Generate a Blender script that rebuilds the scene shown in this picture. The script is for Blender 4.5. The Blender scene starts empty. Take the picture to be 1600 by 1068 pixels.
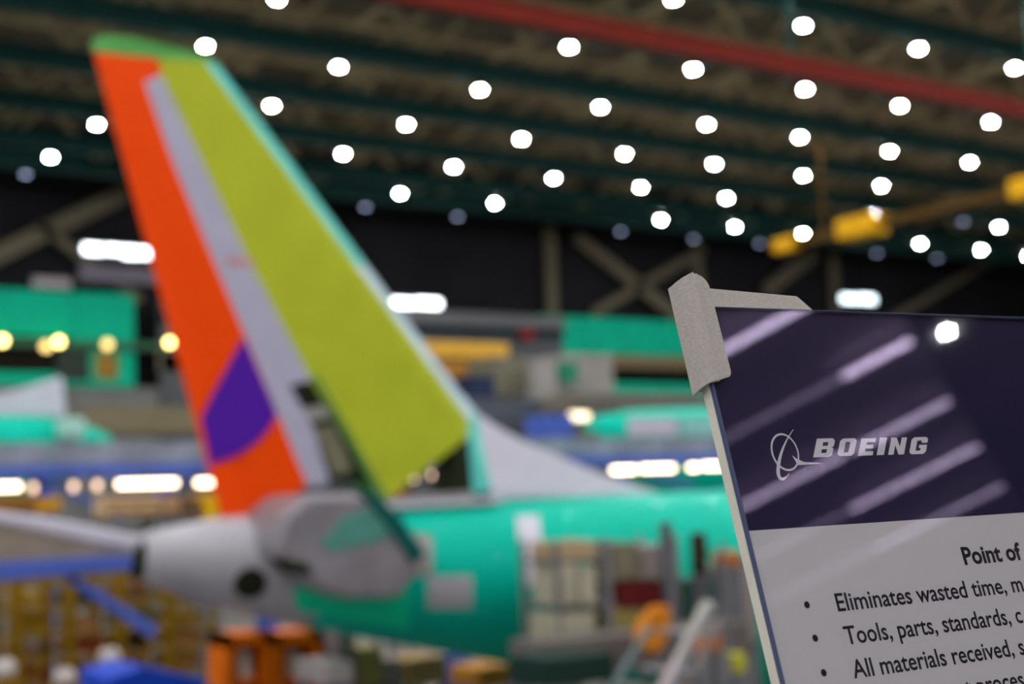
import bpy, bmesh, math, random
from mathutils import Vector as V
random.seed(7)
C = bpy.context.scene.collection
SC = bpy.context.scene

# ------------------------------------------------------------------ camera
F = 50.0 / 36.0 * 1600.0
TH, PITCH, ROLL = math.radians(56.35), math.radians(6.298), math.radians(2.115)
EYE = V((0, 0, 5.6))
FW = V((math.cos(TH) * math.cos(PITCH), math.sin(TH) * math.cos(PITCH), math.sin(PITCH)))
R0 = V((math.sin(TH), -math.cos(TH), 0)); U0 = R0.cross(FW)
RT = R0 * math.cos(ROLL) - U0 * math.sin(ROLL)
UP = U0 * math.cos(ROLL) + R0 * math.sin(ROLL)
from mathutils import Matrix
cd = bpy.data.cameras.new('camera'); cam = bpy.data.objects.new('camera', cd); C.objects.link(cam)
m = Matrix.Identity(4)
for i in range(3):
    m[i][0], m[i][1], m[i][2], m[i][3] = RT[i], UP[i], -FW[i], EYE[i]
cam.matrix_world = m
cd.sensor_width = 36; cd.lens = 50; cd.clip_start = 0.05; cd.clip_end = 500
cd.dof.use_dof = True; cd.dof.focus_distance = 0.785; cd.dof.aperture_fstop = 5.5
SC.camera = cam
# ------------------------------------------------------------------ world, exposure
w = bpy.data.worlds.new('hall_air'); SC.world = w; w.use_nodes = True
w.node_tree.nodes['Background'].inputs[0].default_value = (0.02, 0.022, 0.025, 1)
w.node_tree.nodes['Background'].inputs[1].default_value = 1.0
SC.view_settings.view_transform = 'Standard'; SC.view_settings.look = 'None'
SC.view_settings.exposure = 0.66; SC.view_settings.gamma = 1.0
SC.view_settings.use_curve_mapping = False
LAMP_E = 620.0        # radiance of a high-bay lens
STRIP_E = 6.5         # warm tube lights under the far platform
TUBE_E = 9.5         # long tubes behind the viewer

# ------------------------------------------------------------------ pixel <-> place
def ray(px, py):
    d = FW * F + RT * (px - 800) - UP * (py - 534); return d.normalized()
def onY(px, py, y):
    d = ray(px, py); return EYE + d * ((y - EYE.y) / d.y)
def onZ(px, py, z):
    d = ray(px, py); return EYE + d * ((z - EYE.z) / d.z)
def proj(p):
    q = V(p) - EYE; z = q.dot(FW)
    if z < 0.1: return (-9999, -9999)
    return (800 + F * q.dot(RT) / z, 534 - F * q.dot(UP) / z)

# ------------------------------------------------------------------ materials
def lin(c):
    return tuple(((x / 255) / 12.92 if x / 255 <= .04045 else ((x / 255 + .055) / 1.055) ** 2.4) for x in c)
MATS = {}
def mat(name, rgb, rough=.5, metal=0., coat=0., var=.12, scale=3., bump=0., spec=.12):
    if name in MATS: return MATS[name]
    M = bpy.data.materials.new(name); M.use_nodes = True
    nt = M.node_tree; b = nt.nodes['Principled BSDF']
    c = lin(rgb)
    tc = nt.nodes.new('ShaderNodeTexCoord'); nz = nt.nodes.new('ShaderNodeTexNoise')
    nz.inputs['Scale'].default_value = scale; nz.inputs['Detail'].default_value = 4
    nt.links.new(tc.outputs['Object'], nz.inputs['Vector'])
    rp = nt.nodes.new('ShaderNodeValToRGB')
    rp.color_ramp.elements[0].position = .3; rp.color_ramp.elements[1].position = .7
    rp.color_ramp.elements[0].color = tuple(x * (1 - var) for x in c) + (1,)
    rp.color_ramp.elements[1].color = tuple(min(1, x * (1 + var)) for x in c) + (1,)
    nt.links.new(nz.outputs['Fac'], rp.inputs['Fac']); nt.links.new(rp.outputs['Color'], b.inputs['Base Color'])
    b.inputs['Roughness'].default_value = rough; b.inputs['Metallic'].default_value = metal
    b.inputs['Specular IOR Level'].default_value = spec; b.inputs['Coat Weight'].default_value = coat; b.inputs['Coat Roughness'].default_value = .04
    if bump:
        bp = nt.nodes.new('ShaderNodeBump'); bp.inputs['Strength'].default_value = bump; bp.inputs['Distance'].default_value = .0005
        n2 = nt.nodes.new('ShaderNodeTexNoise'); n2.inputs['Scale'].default_value = 900
        nt.links.new(tc.outputs['Object'], n2.inputs['Vector'])
        nt.links.new(n2.outputs['Fac'], bp.inputs['Height']); nt.links.new(bp.outputs['Normal'], b.inputs['Normal'])
    MATS[name] = M; return M
def emit(name, rgb, e):
    if name in MATS: return MATS[name]
    M = bpy.data.materials.new(name); M.use_nodes = True; nt = M.node_tree
    b = nt.nodes['Principled BSDF']; c = lin(rgb)
    b.inputs['Base Color'].default_value = c + (1,); b.inputs['Roughness'].default_value = .4
    b.inputs['Emission Color'].default_value = c + (1,); b.inputs['Emission Strength'].default_value = e
    MATS[name] = M; return M
def pane(name, tint=(1, 1, 1), ior=1.5, rough=.02):
    M = bpy.data.materials.new(name); M.use_nodes = True; nt = M.node_tree; nt.nodes.clear()
    o = nt.nodes.new('ShaderNodeOutputMaterial'); mx = nt.nodes.new('ShaderNodeMixShader')
    t = nt.nodes.new('ShaderNodeBsdfTransparent'); g = nt.nodes.new('ShaderNodeBsdfGlossy'); fr = nt.nodes.new('ShaderNodeFresnel')
    t.inputs[0].default_value = tint + (1,); g.inputs['Roughness'].default_value = rough; fr.inputs['IOR'].default_value = ior
    ge = nt.nodes.new('ShaderNodeNewGeometry'); mr = nt.nodes.new('ShaderNodeMapRange')      # same Fresnel from inside and outside of the thin sheet
    mr.inputs['To Min'].default_value = ior; mr.inputs['To Max'].default_value = 1 / ior
    nt.links.new(ge.outputs['Backfacing'], mr.inputs['Value']); nt.links.new(mr.outputs['Result'], fr.inputs['IOR'])
    nt.links.new(fr.outputs[0], mx.inputs[0]); nt.links.new(t.outputs[0], mx.inputs[1]); nt.links.new(g.outputs[0], mx.inputs[2])
    nt.links.new(mx.outputs[0], o.inputs[0]); return M

# ------------------------------------------------------------------ object helpers
def wloc(o):
    p = V((0, 0, 0))
    while o is not None:
        p += o.location; o = o.parent
    return p
def tag(o, label=None, cat=None, group=None, kind=None):
    if label: o['label'] = label
    if cat: o['category'] = cat
    if group: o['group'] = group
    if kind: o['kind'] = kind
    return o
def thing(name, label, cat, loc=(0, 0, 0), group=None):
    o = bpy.data.objects.new(name, None); C.objects.link(o); o.location = V(loc)
    o.empty_display_size = .3
    return tag(o, label, cat, group)
class MB:
    def __init__(s): s.v = []; s.f = []
    def add(s, vs, fs):
        n = len(s.v); s.v += [V(x) for x in vs]; s.f += [[n + i for i in f] for f in fs]; return s
    def box(s, a, b):
        x0, y0, z0 = [min(a[i], b[i]) for i in range(3)]; x1, y1, z1 = [max(a[i], b[i]) for i in range(3)]
        return s.add([(x0, y0, z0), (x1, y0, z0), (x1, y1, z0), (x0, y1, z0), (x0, y0, z1), (x1, y0, z1), (x1, y1, z1), (x0, y1, z1)],
                     [(0, 3, 2, 1), (4, 5, 6, 7), (0, 1, 5, 4), (1, 2, 6, 5), (2, 3, 7, 6), (3, 0, 4, 7)])
    def bar(s, a, b, wd, ht=None, up=(0, 0, 1)):           # rectangular bar from a to b
        a, b = V(a), V(b); ht = ht or wd; d = (b - a).normalized(); up = V(up)
        if abs(d.dot(up)) > .98: up = V((0, 1, 0))
        x = d.cross(up).normalized() * wd / 2; y = x.cross(d).normalized() * ht / 2
        vs = [a - x - y, a + x - y, a + x + y, a - x + y, b - x - y, b + x - y, b + x + y, b - x + y]
        return s.add(vs, [(0, 1, 2, 3), (7, 6, 5, 4), (0, 4, 5, 1), (1, 5, 6, 2), (2, 6, 7, 3), (3, 7, 4, 0)])
    def tube(s, a, b, r, r2=None, n=10, cap=True):
        a, b = V(a), V(b); r2 = r if r2 is None else r2; d = (b - a).normalized()
        up = V((0, 0, 1)) if abs(d.z) < .95 else V((1, 0, 0))
        x = d.cross(up).normalized(); y = x.cross(d)
        vs = [a + (x * math.cos(t) + y * math.sin(t)) * r for t in [2 * math.pi * i / n for i in range(n)]]
        vs += [b + (x * math.cos(t) + y * math.sin(t)) * r2 for t in [2 * math.pi * i / n for i in range(n)]]
        fs = [(i, n + i, n + (i + 1) % n, (i + 1) % n) for i in range(n)]
        if cap: fs += [tuple(range(n)), tuple(range(2 * n - 1, n - 1, -1))]
        return s.add(vs, fs)
    def prism(s, front, back):                              # two outlines of equal length
        n = len(front)
        return s.add(list(front) + list(back), [tuple(range(n)), tuple(range(2 * n - 1, n - 1, -1))] +
                     [(i, n + i, n + (i + 1) % n, (i + 1) % n) for i in range(n)])
    def mesh(s, name, off=V((0, 0, 0)), smooth=False, m=None):
        me = bpy.data.meshes.new(name); me.from_pydata([tuple(p - off) for p in s.v], [], s.f)
        bm = bmesh.new(); bm.from_mesh(me); bmesh.ops.recalc_face_normals(bm, faces=bm.faces); bm.to_mesh(me); bm.free()
        if smooth:
            for p in me.polygons: p.use_smooth = True
        if m: me.materials.append(m)
        return me
    def build(s, name, m, parent=None, smooth=False, label=None, bevel=0):
        off = wloc(parent) if parent else V((0, 0, 0))
        o = bpy.data.objects.new(name, s.mesh(name, off, smooth, m)); C.objects.link(o); o.parent = parent
        if label: o['label'] = label
        if bevel:
            b = o.modifiers.new('bevel', 'BEVEL'); b.width = bevel; b.segments = 2; b.limit_method = 'ANGLE'
        return o
def inst(name, me, parent, loc=(0, 0, 0), rot=(0, 0, 0), scale=(1, 1, 1)):
    o = bpy.data.objects.new(name, me); C.objects.link(o); o.parent = parent; o.location = loc; o.rotation_euler = rot; o.scale = scale; return o
def structure(o): o['kind'] = 'structure'; return o
def setlabel(o, label): o['label'] = label; return o

# ------------------------------------------------------------------ the hall
XL, XR, YF, YB, ZR = -62, 150, -62, 92, 31.0
M_floor = mat('polished_concrete', (134, 131, 128), .35, var=.1, scale=.3)
M_roof = mat('brown_roof_deck', (98, 89, 76), .9, var=.25, scale=.25)
M_dark = mat('dark_wall_sheet', (34, 34, 38), .9, var=.2, scale=.3)
M_greyw = mat('grey_wall_panel', (120, 122, 122), .8, var=.2, scale=.4)
M_green = mat('green_wall_panel', (0, 184, 148), .6, var=.08, scale=.3)
structure(MB().box((XL, YF, -.3), (XR, YB, 0)).build('floor', M_floor))
structure(MB().box((XL, YF, ZR), (XR, YB, ZR + .4)).build('ceiling', M_roof))
structure(MB().box((XL - .4, YF, 0), (XL, YB, ZR)).build('wall_left', M_greyw))
structure(MB().box((XR, YF, 0), (XR + .4, YB, ZR)).build('wall_right', M_greyw))
structure(MB().box((XL, YF - .4, 0), (XR, YF, ZR)).build('wall_front', M_greyw))
wb = structure(MB().box((XL, YB, 0), (XR, YB + .4, ZR)).build('wall_back', M_dark))
# grey lower cladding of the back wall, green band of panels above it
GY = 90.0
zt = onY(0, 450, GY).z; zb = onY(0, 602, GY).z
MB().box((XL + .1, GY + .2, .0), (XR - .1, YB - .01, zb)).build('lower_cladding', M_greyw, wb)
gx = XL + .5
pan_w = 4.0
pm = MB().box((0, 0, 0), (pan_w - .06, .35, zt - zb)).mesh('green_panel', m=M_green)
pm_top = MB().box((0, 0, 0), (pan_w - .06, .35, (zt - zb) * .48)).mesh('green_panel_top', m=M_green)
pm_low = MB().box((0, 0, 0), (pan_w - .06, .35, (zt - zb) * .14)).mesh('green_panel_low', m=M_green)
M_open = mat('dark_opening', (22, 20, 16), .8)
op_me = MB().box((0, .3, 0), (pan_w, .5, (zt - zb) * .40)).mesh('opening', m=M_open)
ow0 = onY(-200, 540, GY).x; ow1 = onY(150, 540, GY).x; ow2 = onY(930, 540, GY).x; ow3 = onY(1500, 540, GY).x
gray0, gray1 = onY(246, 540, GY).x, onY(878, 540, GY).x
while gx < XR - pan_w:
    c = gx + pan_w / 2
    if gray0 - 1 < c < gray1 - 1: pass
    elif ow0 < c < ow1 or ow2 < c < ow3:
        inst('green_panel', pm_top, wb, (gx, GY, zb + (zt - zb) * .52)); inst('green_panel', pm_low, wb, (gx, GY, zb))
        inst('dark_opening', op_me, wb, (gx, GY, zb + (zt - zb) * .13))
    else: inst('green_panel', pm, wb, (gx, GY, zb))
    gx += pan_w
M_tan = mat('tan_steel', (128, 112, 86), .6)
M_gsteel = mat('grey_steel', (120, 122, 128), .5, .2)
MB().bar((gray1, GY - .25, zb + (zt - zb) * .42), (XR - 1, GY - .25, zb + (zt - zb) * .42), .5, 1.0).build('tan_rail_beam', M_tan, wb)
MB().bar((XL + 1, GY - .2, zb + (zt - zb) * .44), (gray0, GY - .2, zb + (zt - zb) * .44), .4, .45).build('rail_beam', mat('green_grey_beam', (60, 100, 84), .6), wb)
# grey office block between the green bands
MB().box((gray0 + .2, GY - .1, 0), (gray1, GY + .4, onY(500, 494, GY).z)).build('grey_partition', mat('slate_partition', (88, 92, 98), .7, var=.2, scale=.4), wb)
MB().box((gray0 + .2, GY - .3, onY(700, 522, GY).z), (gray1, GY, onY(700, 508, GY).z)).build('dark_ledge', mat('dark_teal_ledge', (30, 42, 48), .7), wb)  # dark strip below the grey ledge
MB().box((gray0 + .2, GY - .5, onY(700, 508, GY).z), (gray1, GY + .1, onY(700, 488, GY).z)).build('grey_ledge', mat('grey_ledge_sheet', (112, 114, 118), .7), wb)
# columns and cross bracing against the dark upper wall
M_brace = mat('olive_brace', (108, 102, 86), .7)
tz = 27.2
for px in (862, 1092, 1305):
    p = onY(px, 470, YB - .6)
    MB().bar((p.x, p.y, onY(px, 500, YB - .6).z), (p.x, p.y, tz), .9, .4).build('wall_column', M_brace, wb)
for a, b, wd in (((-60, 425), (200, 300), 1.1), ((900, 370), (1072, 505), 1.0), ((925, 490), (1100, 390), .7), ((1195, 455), (1275, 395), 1.1), ((60, 350), (220, 470), .6), ((1390, 500), (1560, 400), .7)):
    MB().bar(onY(*a, YB - 1.0), onY(*b, YB - 1.0), .3, wd).build('cross_brace', M_brace, wb)

# ------------------------------------------------------------------ roof trusses (along x)
M_teal = mat('dark_teal_steel', (30, 66, 64), .6)
M_web = mat('brown_web_steel', (166, 149, 118), .7, var=.3, scale=.6)
LZ = 25.6
TX0, TX1 = -10, 148
bay = 7.3
rows_y = [84.3] + [79.1 - 7.3 * i for i in range(14)]
bl = MB().bar((TX0, 0, 0), (TX1, 0, 0), .5, 1.0).mesh('bottom_chord', m=M_teal)
tl = MB().bar((TX0, 0, 0), (TX1, 0, 0), .4, .5).mesh('top_chord', m=M_web)
zc0, zc1 = LZ + .95, ZR - .35
hgt = zc1 - zc0
dl = MB().bar((0, 0, .3), (bay / 2, 0, hgt), .28).mesh('web_diagonal', m=M_web)
dr = MB().bar((bay / 2, 0, hgt), (bay, 0, .3), .28).mesh('web_diagonal_b', m=M_web)
vl = MB().bar((0, 0, .3), (0, 0, hgt), .2).mesh('web_post', m=M_web)
for k, y in enumerate(rows_y):
    t = thing('roof_truss', 'long steel roof truss with dark teal bottom chord and brown lattice web', 'roof truss', (0, y, zc0), 'parallel roof trusses carrying the lamps')
    inst('bottom_chord', bl, t); inst('top_chord', tl, t, (0, 0, hgt + .1))
    x = TX0
    while x < TX1 - .1:
        inst('web_diagonal', dl, t, (x, 0, 0)); inst('web_diagonal', dr, t, (x, 0, 0)); x += bay
# purlins across the trusses
pl = MB().bar((0, -2, 0), (0, 90, 0), .25, .35).mesh('purlin', m=M_web)
cl = bpy.data.objects.new('trim_1', None); C.objects.link(cl); cl['kind'] = 'structure'; cl['label'] = 'brown steel purlins and ties between the roof trusses'
for i in range(20):
    inst('purlin', pl, cl, (0 + 7.3 * i, 0, ZR - .18))
pc = MB().bar((0, 0, 0), (0, 7.3, 0), .22).mesh('cross_tie', m=M_web)
for i in range(1, len(rows_y)):
    for j in range(14):
        inst('cross_tie', pc, cl, (4 + 7.3 * j + (3.6 if i % 2 else 0), rows_y[i], zc0 + (.9 if (i + j) % 3 else 2.4)))

# ------------------------------------------------------------------ high-bay lamps
M_house = mat('lamp_housing_metal', (70, 72, 76), .5, .4)
M_lens = emit('lamp_lens_glow', (255, 252, 250), LAMP_E)
M_lensd = emit('lamp_lens_dim', (190, 205, 245), 2.2)
LR = .16
lens_me = MB().tube((0, 0, 0), (0, 0, .03), LR, n=16).mesh('lens', m=M_lens)
lensd_me = MB().tube((0, 0, 0), (0, 0, .03), .2, n=16).mesh('lens_dim', m=M_lensd)
hb = MB().tube((0, 0, .03), (0, 0, .35), LR + .02, .09, n=16); house_me = hb.mesh('housing', m=M_house)
stem_me = MB().tube((0, 0, .35), (0, 0, .62), .018, n=6).mesh('stem', m=M_house)
stem_long = MB().tube((0, 0, .35), (0, 0, ZR - LZ), .018, n=6).mesh('stem', m=M_house)
def lamp(p, dim=False):
    if dim:
        o = thing('high_bay_lamp', 'dim bluish high bay lamp hanging near the far wall', 'lamp', p, 'dim lamps of the last row')
    else:
        o = thing('high_bay_lamp', 'bright white high bay lamp hanging from a roof truss', 'lamp', p, 'high bay lamps under the roof')
    inst('lens', lensd_me if dim else lens_me, o); inst('housing', house_me, o, scale=(1.4, 1.4, 1) if dim else (1, 1, 1)); 
    dy = min((ry_ - p[1] for ry_ in rows_y), key=abs)
    inst('stem', stem_me if abs(dy) < 2 else stem_long, o)
    if .2 < abs(dy) < 2: inst('arm', MB().bar((0, 0, .55), (0, dy, .55), .05).mesh('arm', m=M_house), o)
seen = [(1052, 0), (1255, 41), (1435, 77), (1586, 107), (889, 74), (1083, 109), (1258, 140), (1406, 166), (1548, 191),
        (321, 73), (529, 105), (750, 141), (938, 168), (1104, 195), (1250, 215), (1390, 237), (1515, 254),
        (425, 166), (635, 195), (815, 218), (976, 241), (1116, 257), (1255, 275), (1377, 291),
        (536, 241), (709, 261), (865, 279), (1001, 293), (1135, 310), (1365, 334),
        (462, 286), (625, 303), (773, 318), (1033, 344), (1148, 355), (1255, 365),
        (433, 0), (151, 195), (79, 246), (1438, 381), (1533, 391), (1561, 355), (1606, 400)]
for p in seen: lamp(onZ(*p, LZ))
for p in ((40, 273), (571, 324), (715, 339), (970, 362), (1084, 374), (1187, 381), (1370, 396), (1464, 404), (1505, 347)): lamp(onZ(*p, LZ), True)
for i in range(-9, 13):
    for j in range(-11, 5):
        x, y = 22.2 + 7.3 * i, 49.9 + 7.3 * j
        q = proj((x, y, LZ))
        if -40 < q[0] < 1640 and -40 < q[1] < 1200: continue
        if -160 < q[0] < 1760 and -120 < q[1] < 1068: pass
        if x > 96 or (y < -16 and x > 14): continue
        lamp(V((x, y, LZ)))

# ------------------------------------------------------------------ red crane runway and yellow bridge crane
a, b = onZ(650, 0, 21), onZ(1600, 165, 21)
ry = (a.y + b.y) / 2
t = thing('crane_runway', 'dull red steel crane runway beam crossing below the roof', 'crane rail', (40, ry, 21))
M_red = mat('oxide_red_steel', (118, 32, 20), .6)
MB().bar((-10, ry, 21), (148, ry, 21), .3, .55).build('web_beam', M_red, t)
MB().bar((-10, ry, 21.3), (148, ry, 21.3), .5, .07).build('top_flange', M_red, t)
MB().bar((-10, ry, 20.7), (148, ry, 20.7), .5, .07).build('bottom_flange', M_red, t)
hm = MB().bar((0, 0, 0), (0, 0, zc0 - 21.2), .12).mesh('hanger', m=M_teal)
for i in range(12): inst('hanger', hm, t, (-45 + 14 * i, 0, .25))
M_yel = mat('crane_yellow', (226, 168, 10), .5)
M_yeld = mat('dark_crane_yellow', (78, 54, 10), .6)  # much darker, browner yellow than the hoists
cx = 60.0
t = thing('bridge_crane', 'yellow overhead bridge crane with hoists under the roof', 'crane', (cx, 50, 20))
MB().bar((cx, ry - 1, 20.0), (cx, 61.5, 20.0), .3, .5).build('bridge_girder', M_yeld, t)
MB().bar((cx - 1.5, ry, 20.45), (cx + 1.5, ry, 20.45), .5, .4).build('end_truck', M_yel, t)
for px, py, wd, ht in ((1222, 382, 1.5, .8), (1358, 356, 2.6, 1.1), (1592, 292, 1.6, 1.0)):
    p = onZ(px, py, 20.0)
    h = MB().box((cx - wd / 2 * .55, p.y - wd / 2, 20 - ht / 2), (cx + wd / 2 * .55, p.y + wd / 2, 20 + ht / 2)).build('hoist', M_yel, t, bevel=.08)
    MB().tube((cx, p.y, 20 - ht / 2), (cx, p.y, 18.9), .03).build('cable', M_house, h)
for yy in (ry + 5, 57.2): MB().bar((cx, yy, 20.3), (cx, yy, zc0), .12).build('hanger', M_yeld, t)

# ------------------------------------------------------------------ lit panels and small warm lamps by the back wall
M_white = emit('lit_white_panel', (240, 248, 255), 5.0)
M_cyan = emit('lit_window', (225, 245, 255), 3.2)
def lit_board(name, label, cat, quads, y, m, frame=True):
    xs = [onY(q[0], q[1], y).x for q in quads] + [onY(q[2], q[3], y).x for q in quads]
    zs = [onY(q[0], q[1], y).z for q in quads] + [onY(q[2], q[3], y).z for q in quads]
    t = thing(name, label, cat, ((min(xs) + max(xs)) / 2, y, min(zs)))
    MB().box((min(xs) - .15, y + .05, min(zs) - .15), (max(xs) + .15, YB, max(zs) + .15)).build('casing', M_house, t)
    for q in quads:
        a = onY(q[0], q[1], y); b = onY(q[2], q[3], y)
        MB().box((a.x, y - .04, a.z), (b.x, y + .06, b.z)).build('lit_pane', m, t)
lit_board('light_board', 'row of glowing white panels above the green wall behind the orange rudder', 'light panel', [(131, 382, 160, 396), (165, 384, 190, 396), (192, 386, 216, 402), (218, 388, 236, 402)], YB - 1.2, M_white)
lit_board('light_board', 'long glowing white panel beside the leading edge of the tail fin', 'light panel', [(612, 467, 648, 479), (651, 467, 688, 480)], YB - 1.2, M_white)
lit_board('light_board', 'glowing bluish white panel just over the top of the sign', 'light panel', [(1315, 461, 1340, 472), (1342, 461, 1367, 473)], YB - 1.2, M_cyan)
lit_board('wall_lamp', 'single round white lamp at the teal edge of the tail fin', 'lamp', [(553, 409, 561, 416)], YB - 1.2, M_white)
MB().box(onY(125, 412, GY), onY(242, 446, GY + .4)).build('lilac_signboard', mat('lilac_grey_board', (120, 116, 130), .7), wb)
MB().box(onY(52, 432, GY), onY(108, 452, GY + .4)).build('pale_signboard', mat('pale_board', (170, 165, 172), .7), wb)
M_warm = emit('warm_bulb_glow', (255, 226, 130), 7.0)
M_warmd = emit('warm_bulb_glow_soft', (235, 200, 120), 2.2)
for i, (px, py, mm) in enumerate(((4, 532, M_warm), (92, 534, M_warm), (72, 541, M_warmd), (168, 538, M_warmd), (265, 535, M_warm))):
    p = onY(px, py, GY - 1.2)
    t = thing('wall_lamp', ('bright warm yellow lamp on the green back wall, outermost from the rudder', 'bright warm yellow lamp overlapping a dimmer one on the green back wall', 'dim warm lamp overlapped by a brighter one on the green back wall', 'dim warm lamp above the tan door in the green back wall', 'small warm yellow lamp on the grey strip beside the orange rudder')[i], 'lamp', p, 'warm lamps on the green wall' if i < 4 else None)
    bm = bmesh.new(); bmesh.ops.create_icosphere(bm, subdivisions=2, radius=.26 if mm is M_warm else .3)
    me = bpy.data.meshes.new('bulb'); bm.to_mesh(me); bm.free(); me.materials.append(mm)
    inst('bulb', me, t)
    MB().bar(p, (p.x, GY + .1, p.z), .08).build('bracket', M_house, t)
for q, nm, cc in (((150, 552, 184, 592), 'tan_door', (150, 120, 50)), ((250, 552, 284, 580), 'pale_door', (160, 160, 140)), ((90, 545, 140, 595), 'grey_shutter', (52, 62, 60))):
    a, b = onY(q[0], q[1], GY - .1), onY(q[2], q[3], GY - .1)
    MB().box((a.x, GY - .1, a.z), (b.x, GY + .3, b.z)).build(nm, mat(nm, cc, .6), wb)

# ------------------------------------------------------------------ distant gear between the back wall and the platform
def crate(name, label, cat, quad, y, depth, m, group=None, base=0.0, legs=True, legm=None, ribs=0, ribm=None):
    """a body seen at quad (px), with posts that carry it down to the floor"""
    a, b = onY(quad[0], quad[1], y), onY(quad[2], quad[3], y)
    x0, x1, z0, z1 = min(a.x, b.x), max(a.x, b.x), min(a.z, b.z), max(a.z, b.z)
    t = thing(name, label, cat, ((x0 + x1) / 2, y + depth / 2, base), group)
    MB().box((x0, y, z0), (x1, y + depth, z1)).build('body', m, t, bevel=.03)
    lm = legm or M_gsteel
    if legs and z0 > base + .05:
        g = MB().box((-.06, -.06, 0), (.06, .06, z0 - base)).mesh('post', m=lm)
        for x in (x0 + .06, x1 - .06):
            for yy in (y + .06, y + depth - .06): inst('post', g, t, V((x, yy, base)) - wloc(t))
    for k in range(ribs):
        zz = z0 + (z1 - z0) * (k + .5) / ribs
        MB().box((x0 - .02, y - .04, zz - .04), (x1 + .02, y + .01, zz + .04)).build('slat', ribm or lm, t)
    return t
M_ylit = mat('bright_yellow_paint', (240, 190, 70), .5)
M_org = mat('orange_brown', (160, 104, 50), .6)
M_slate = mat('slate_grey', (92, 96, 106), .6)
M_lgrey = mat('light_grey_metal', (150, 148, 146), .5)
M_navy = mat('navy_sheet', (44, 56, 84), .6)
M_olive = mat('olive_grey', (124, 120, 100), .6)
M_blue = mat('platform_blue', (78, 102, 190), .5)
crate('yellow_monument', 'bright yellow gantry frame behind the upper leading edge of the fin', 'gantry', (650, 532, 795, 560), 78, 2.5, M_ylit, ribs=2, ribm=M_org)
crate('storage_rack', 'orange brown rack standing under the bright yellow gantry', 'rack', (676, 565, 770, 590), 74, 2, M_org, ribs=2, ribm=M_ylit)
crate('tool_cabinet', 'navy blue cabinet beside the orange brown rack', 'cabinet', (735, 585, 775, 622), 67, 1.5, M_navy)
crate('work_stand', 'olive grey work stand left of the pale upright panel', 'work stand', (772, 556, 830, 618), 70, 3, M_olive, ribs=4, ribm=M_slate)
crate('panel_rack', 'pale upright panel leaning in a grey rack', 'rack', (836, 560, 872, 632), 68, 1, M_lgrey)
crate('work_stand', 'grey work stand with green sheet right of the pale upright panel', 'work stand', (878, 552, 960, 632), 72, 3, M_lgrey, ribs=3, ribm=M_olive)
crate('green_cabinet', 'small green cabinet on the grey work stand', 'cabinet', (878, 565, 904, 596), 70, 1, mat('mid_green', (40, 130, 100), .6))
crate('equipment_bank', 'long slate grey equipment bank below the navy cabinet', 'equipment', (690, 622, 880, 668), 62, 3, M_slate, ribs=3, ribm=M_navy)
crate('equipment_bank', 'tan and grey equipment bank below the green wall beside the rudder', 'equipment', (130, 636, 318, 676), 66, 3, M_olive, ribs=2, ribm=mat('dull_gold', (140, 110, 40), .6))
crate('equipment_bank', 'grey brown equipment bank beneath the green wall near the sign', 'equipment', (900, 612, 1140, 640), 58, 3, mat('grey_brown', (124, 118, 108), .6), ribs=2, ribm=M_slate)
crate('exit_sign_box', 'small red box on the dark ledge over the yellow gantry', 'box', (818, 515, 834, 529), GY - .9, .6, mat('signal_red', (160, 40, 44), .5), legs=False)

# ------------------------------------------------------------------ aircraft shells on the far line
M_film = mat('turquoise_protective_film', (0, 186, 162), .5, coat=.05, spec=.06, var=.05, scale=.6)
M_filmg = mat('green_primer', (0, 222, 170), .5, coat=.0, var=.06, scale=.6)
M_white_p = mat('lilac_white_paint', (204, 202, 218), .5, coat=.0, var=.03)
def loft(secs, yc, n=40, close=True):
    mb = MB(); vs = []; fs = []
    for (x, zt_, zb_, hw) in secs:
        zc, hz = (zt_ + zb_) / 2, (zt_ - zb_) / 2
        for i in range(n):
            a = 2 * math.pi * i / n; vs.append((x, yc + hw * math.cos(a), zc + hz * math.sin(a)))
    for k in range(len(secs) - 1):
        for i in range(n):
            j = (i + 1) % n; fs.append((k * n + i, k * n + j, (k + 1) * n + j, (k + 1) * n + i))
    if close:
        fs.append(tuple(range(n))); fs.append(tuple(range((len(secs) - 1) * n, len(secs) * n)))
    return mb.add(vs, fs)
Y2 = 42.0
zt2 = onY(50, 648, Y2).z
xe = onY(172, 680, Y2).x
t = thing('fuselage_shell', 'turquoise fuselage shell with white dorsal stub and no fin, beyond the blue platform', 'fuselage', (xe - 12, Y2, 0))
secs = [(xe - 34, zt2, zt2 - 4, 1.9), (xe - 9, zt2, zt2 - 4, 1.9), (xe - 5, zt2, zt2 - 3.2, 1.6), (xe - 2, zt2 - .05, zt2 - 2.2, 1.05), (xe - .6, zt2 - .35, zt2 - 1.5, .6), (xe, zt2 - .6, zt2 - 1.1, .25)]
loft(secs, Y2).build('barrel', M_film, t, smooth=True)
dp = [onY(-260, 648, Y2), onY(-60, 630, Y2), onY(30, 608, Y2), onY(96, 588, Y2), onY(102, 650, Y2)]
MB().prism([p + V((0, -.12, 0)) for p in dp], [p + V((0, .12, 0)) for p in dp]).build('dorsal_stub', M_white_p, t, bevel=.04)
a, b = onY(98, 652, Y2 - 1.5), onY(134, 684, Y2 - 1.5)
MB().box((a.x, Y2 - 1.55, b.z), (b.x, Y2 - .7, a.z)).build('cover_patch', mat('mint_highlight', (176, 226, 216), .4), t, bevel=.1)  # highlight on the shell's tail end, painted as a pale mint patch
for x in (xe - 6, xe - 16, xe - 28):
    MB().box((x - .3, Y2 - 1.4, 0), (x + .3, Y2 + 1.4, zt2 - 3.4)).build('cradle', M_blue, t)
x3 = onY(925, 660, Y2).x; zt3 = onY(1000, 640, Y2).z
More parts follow.
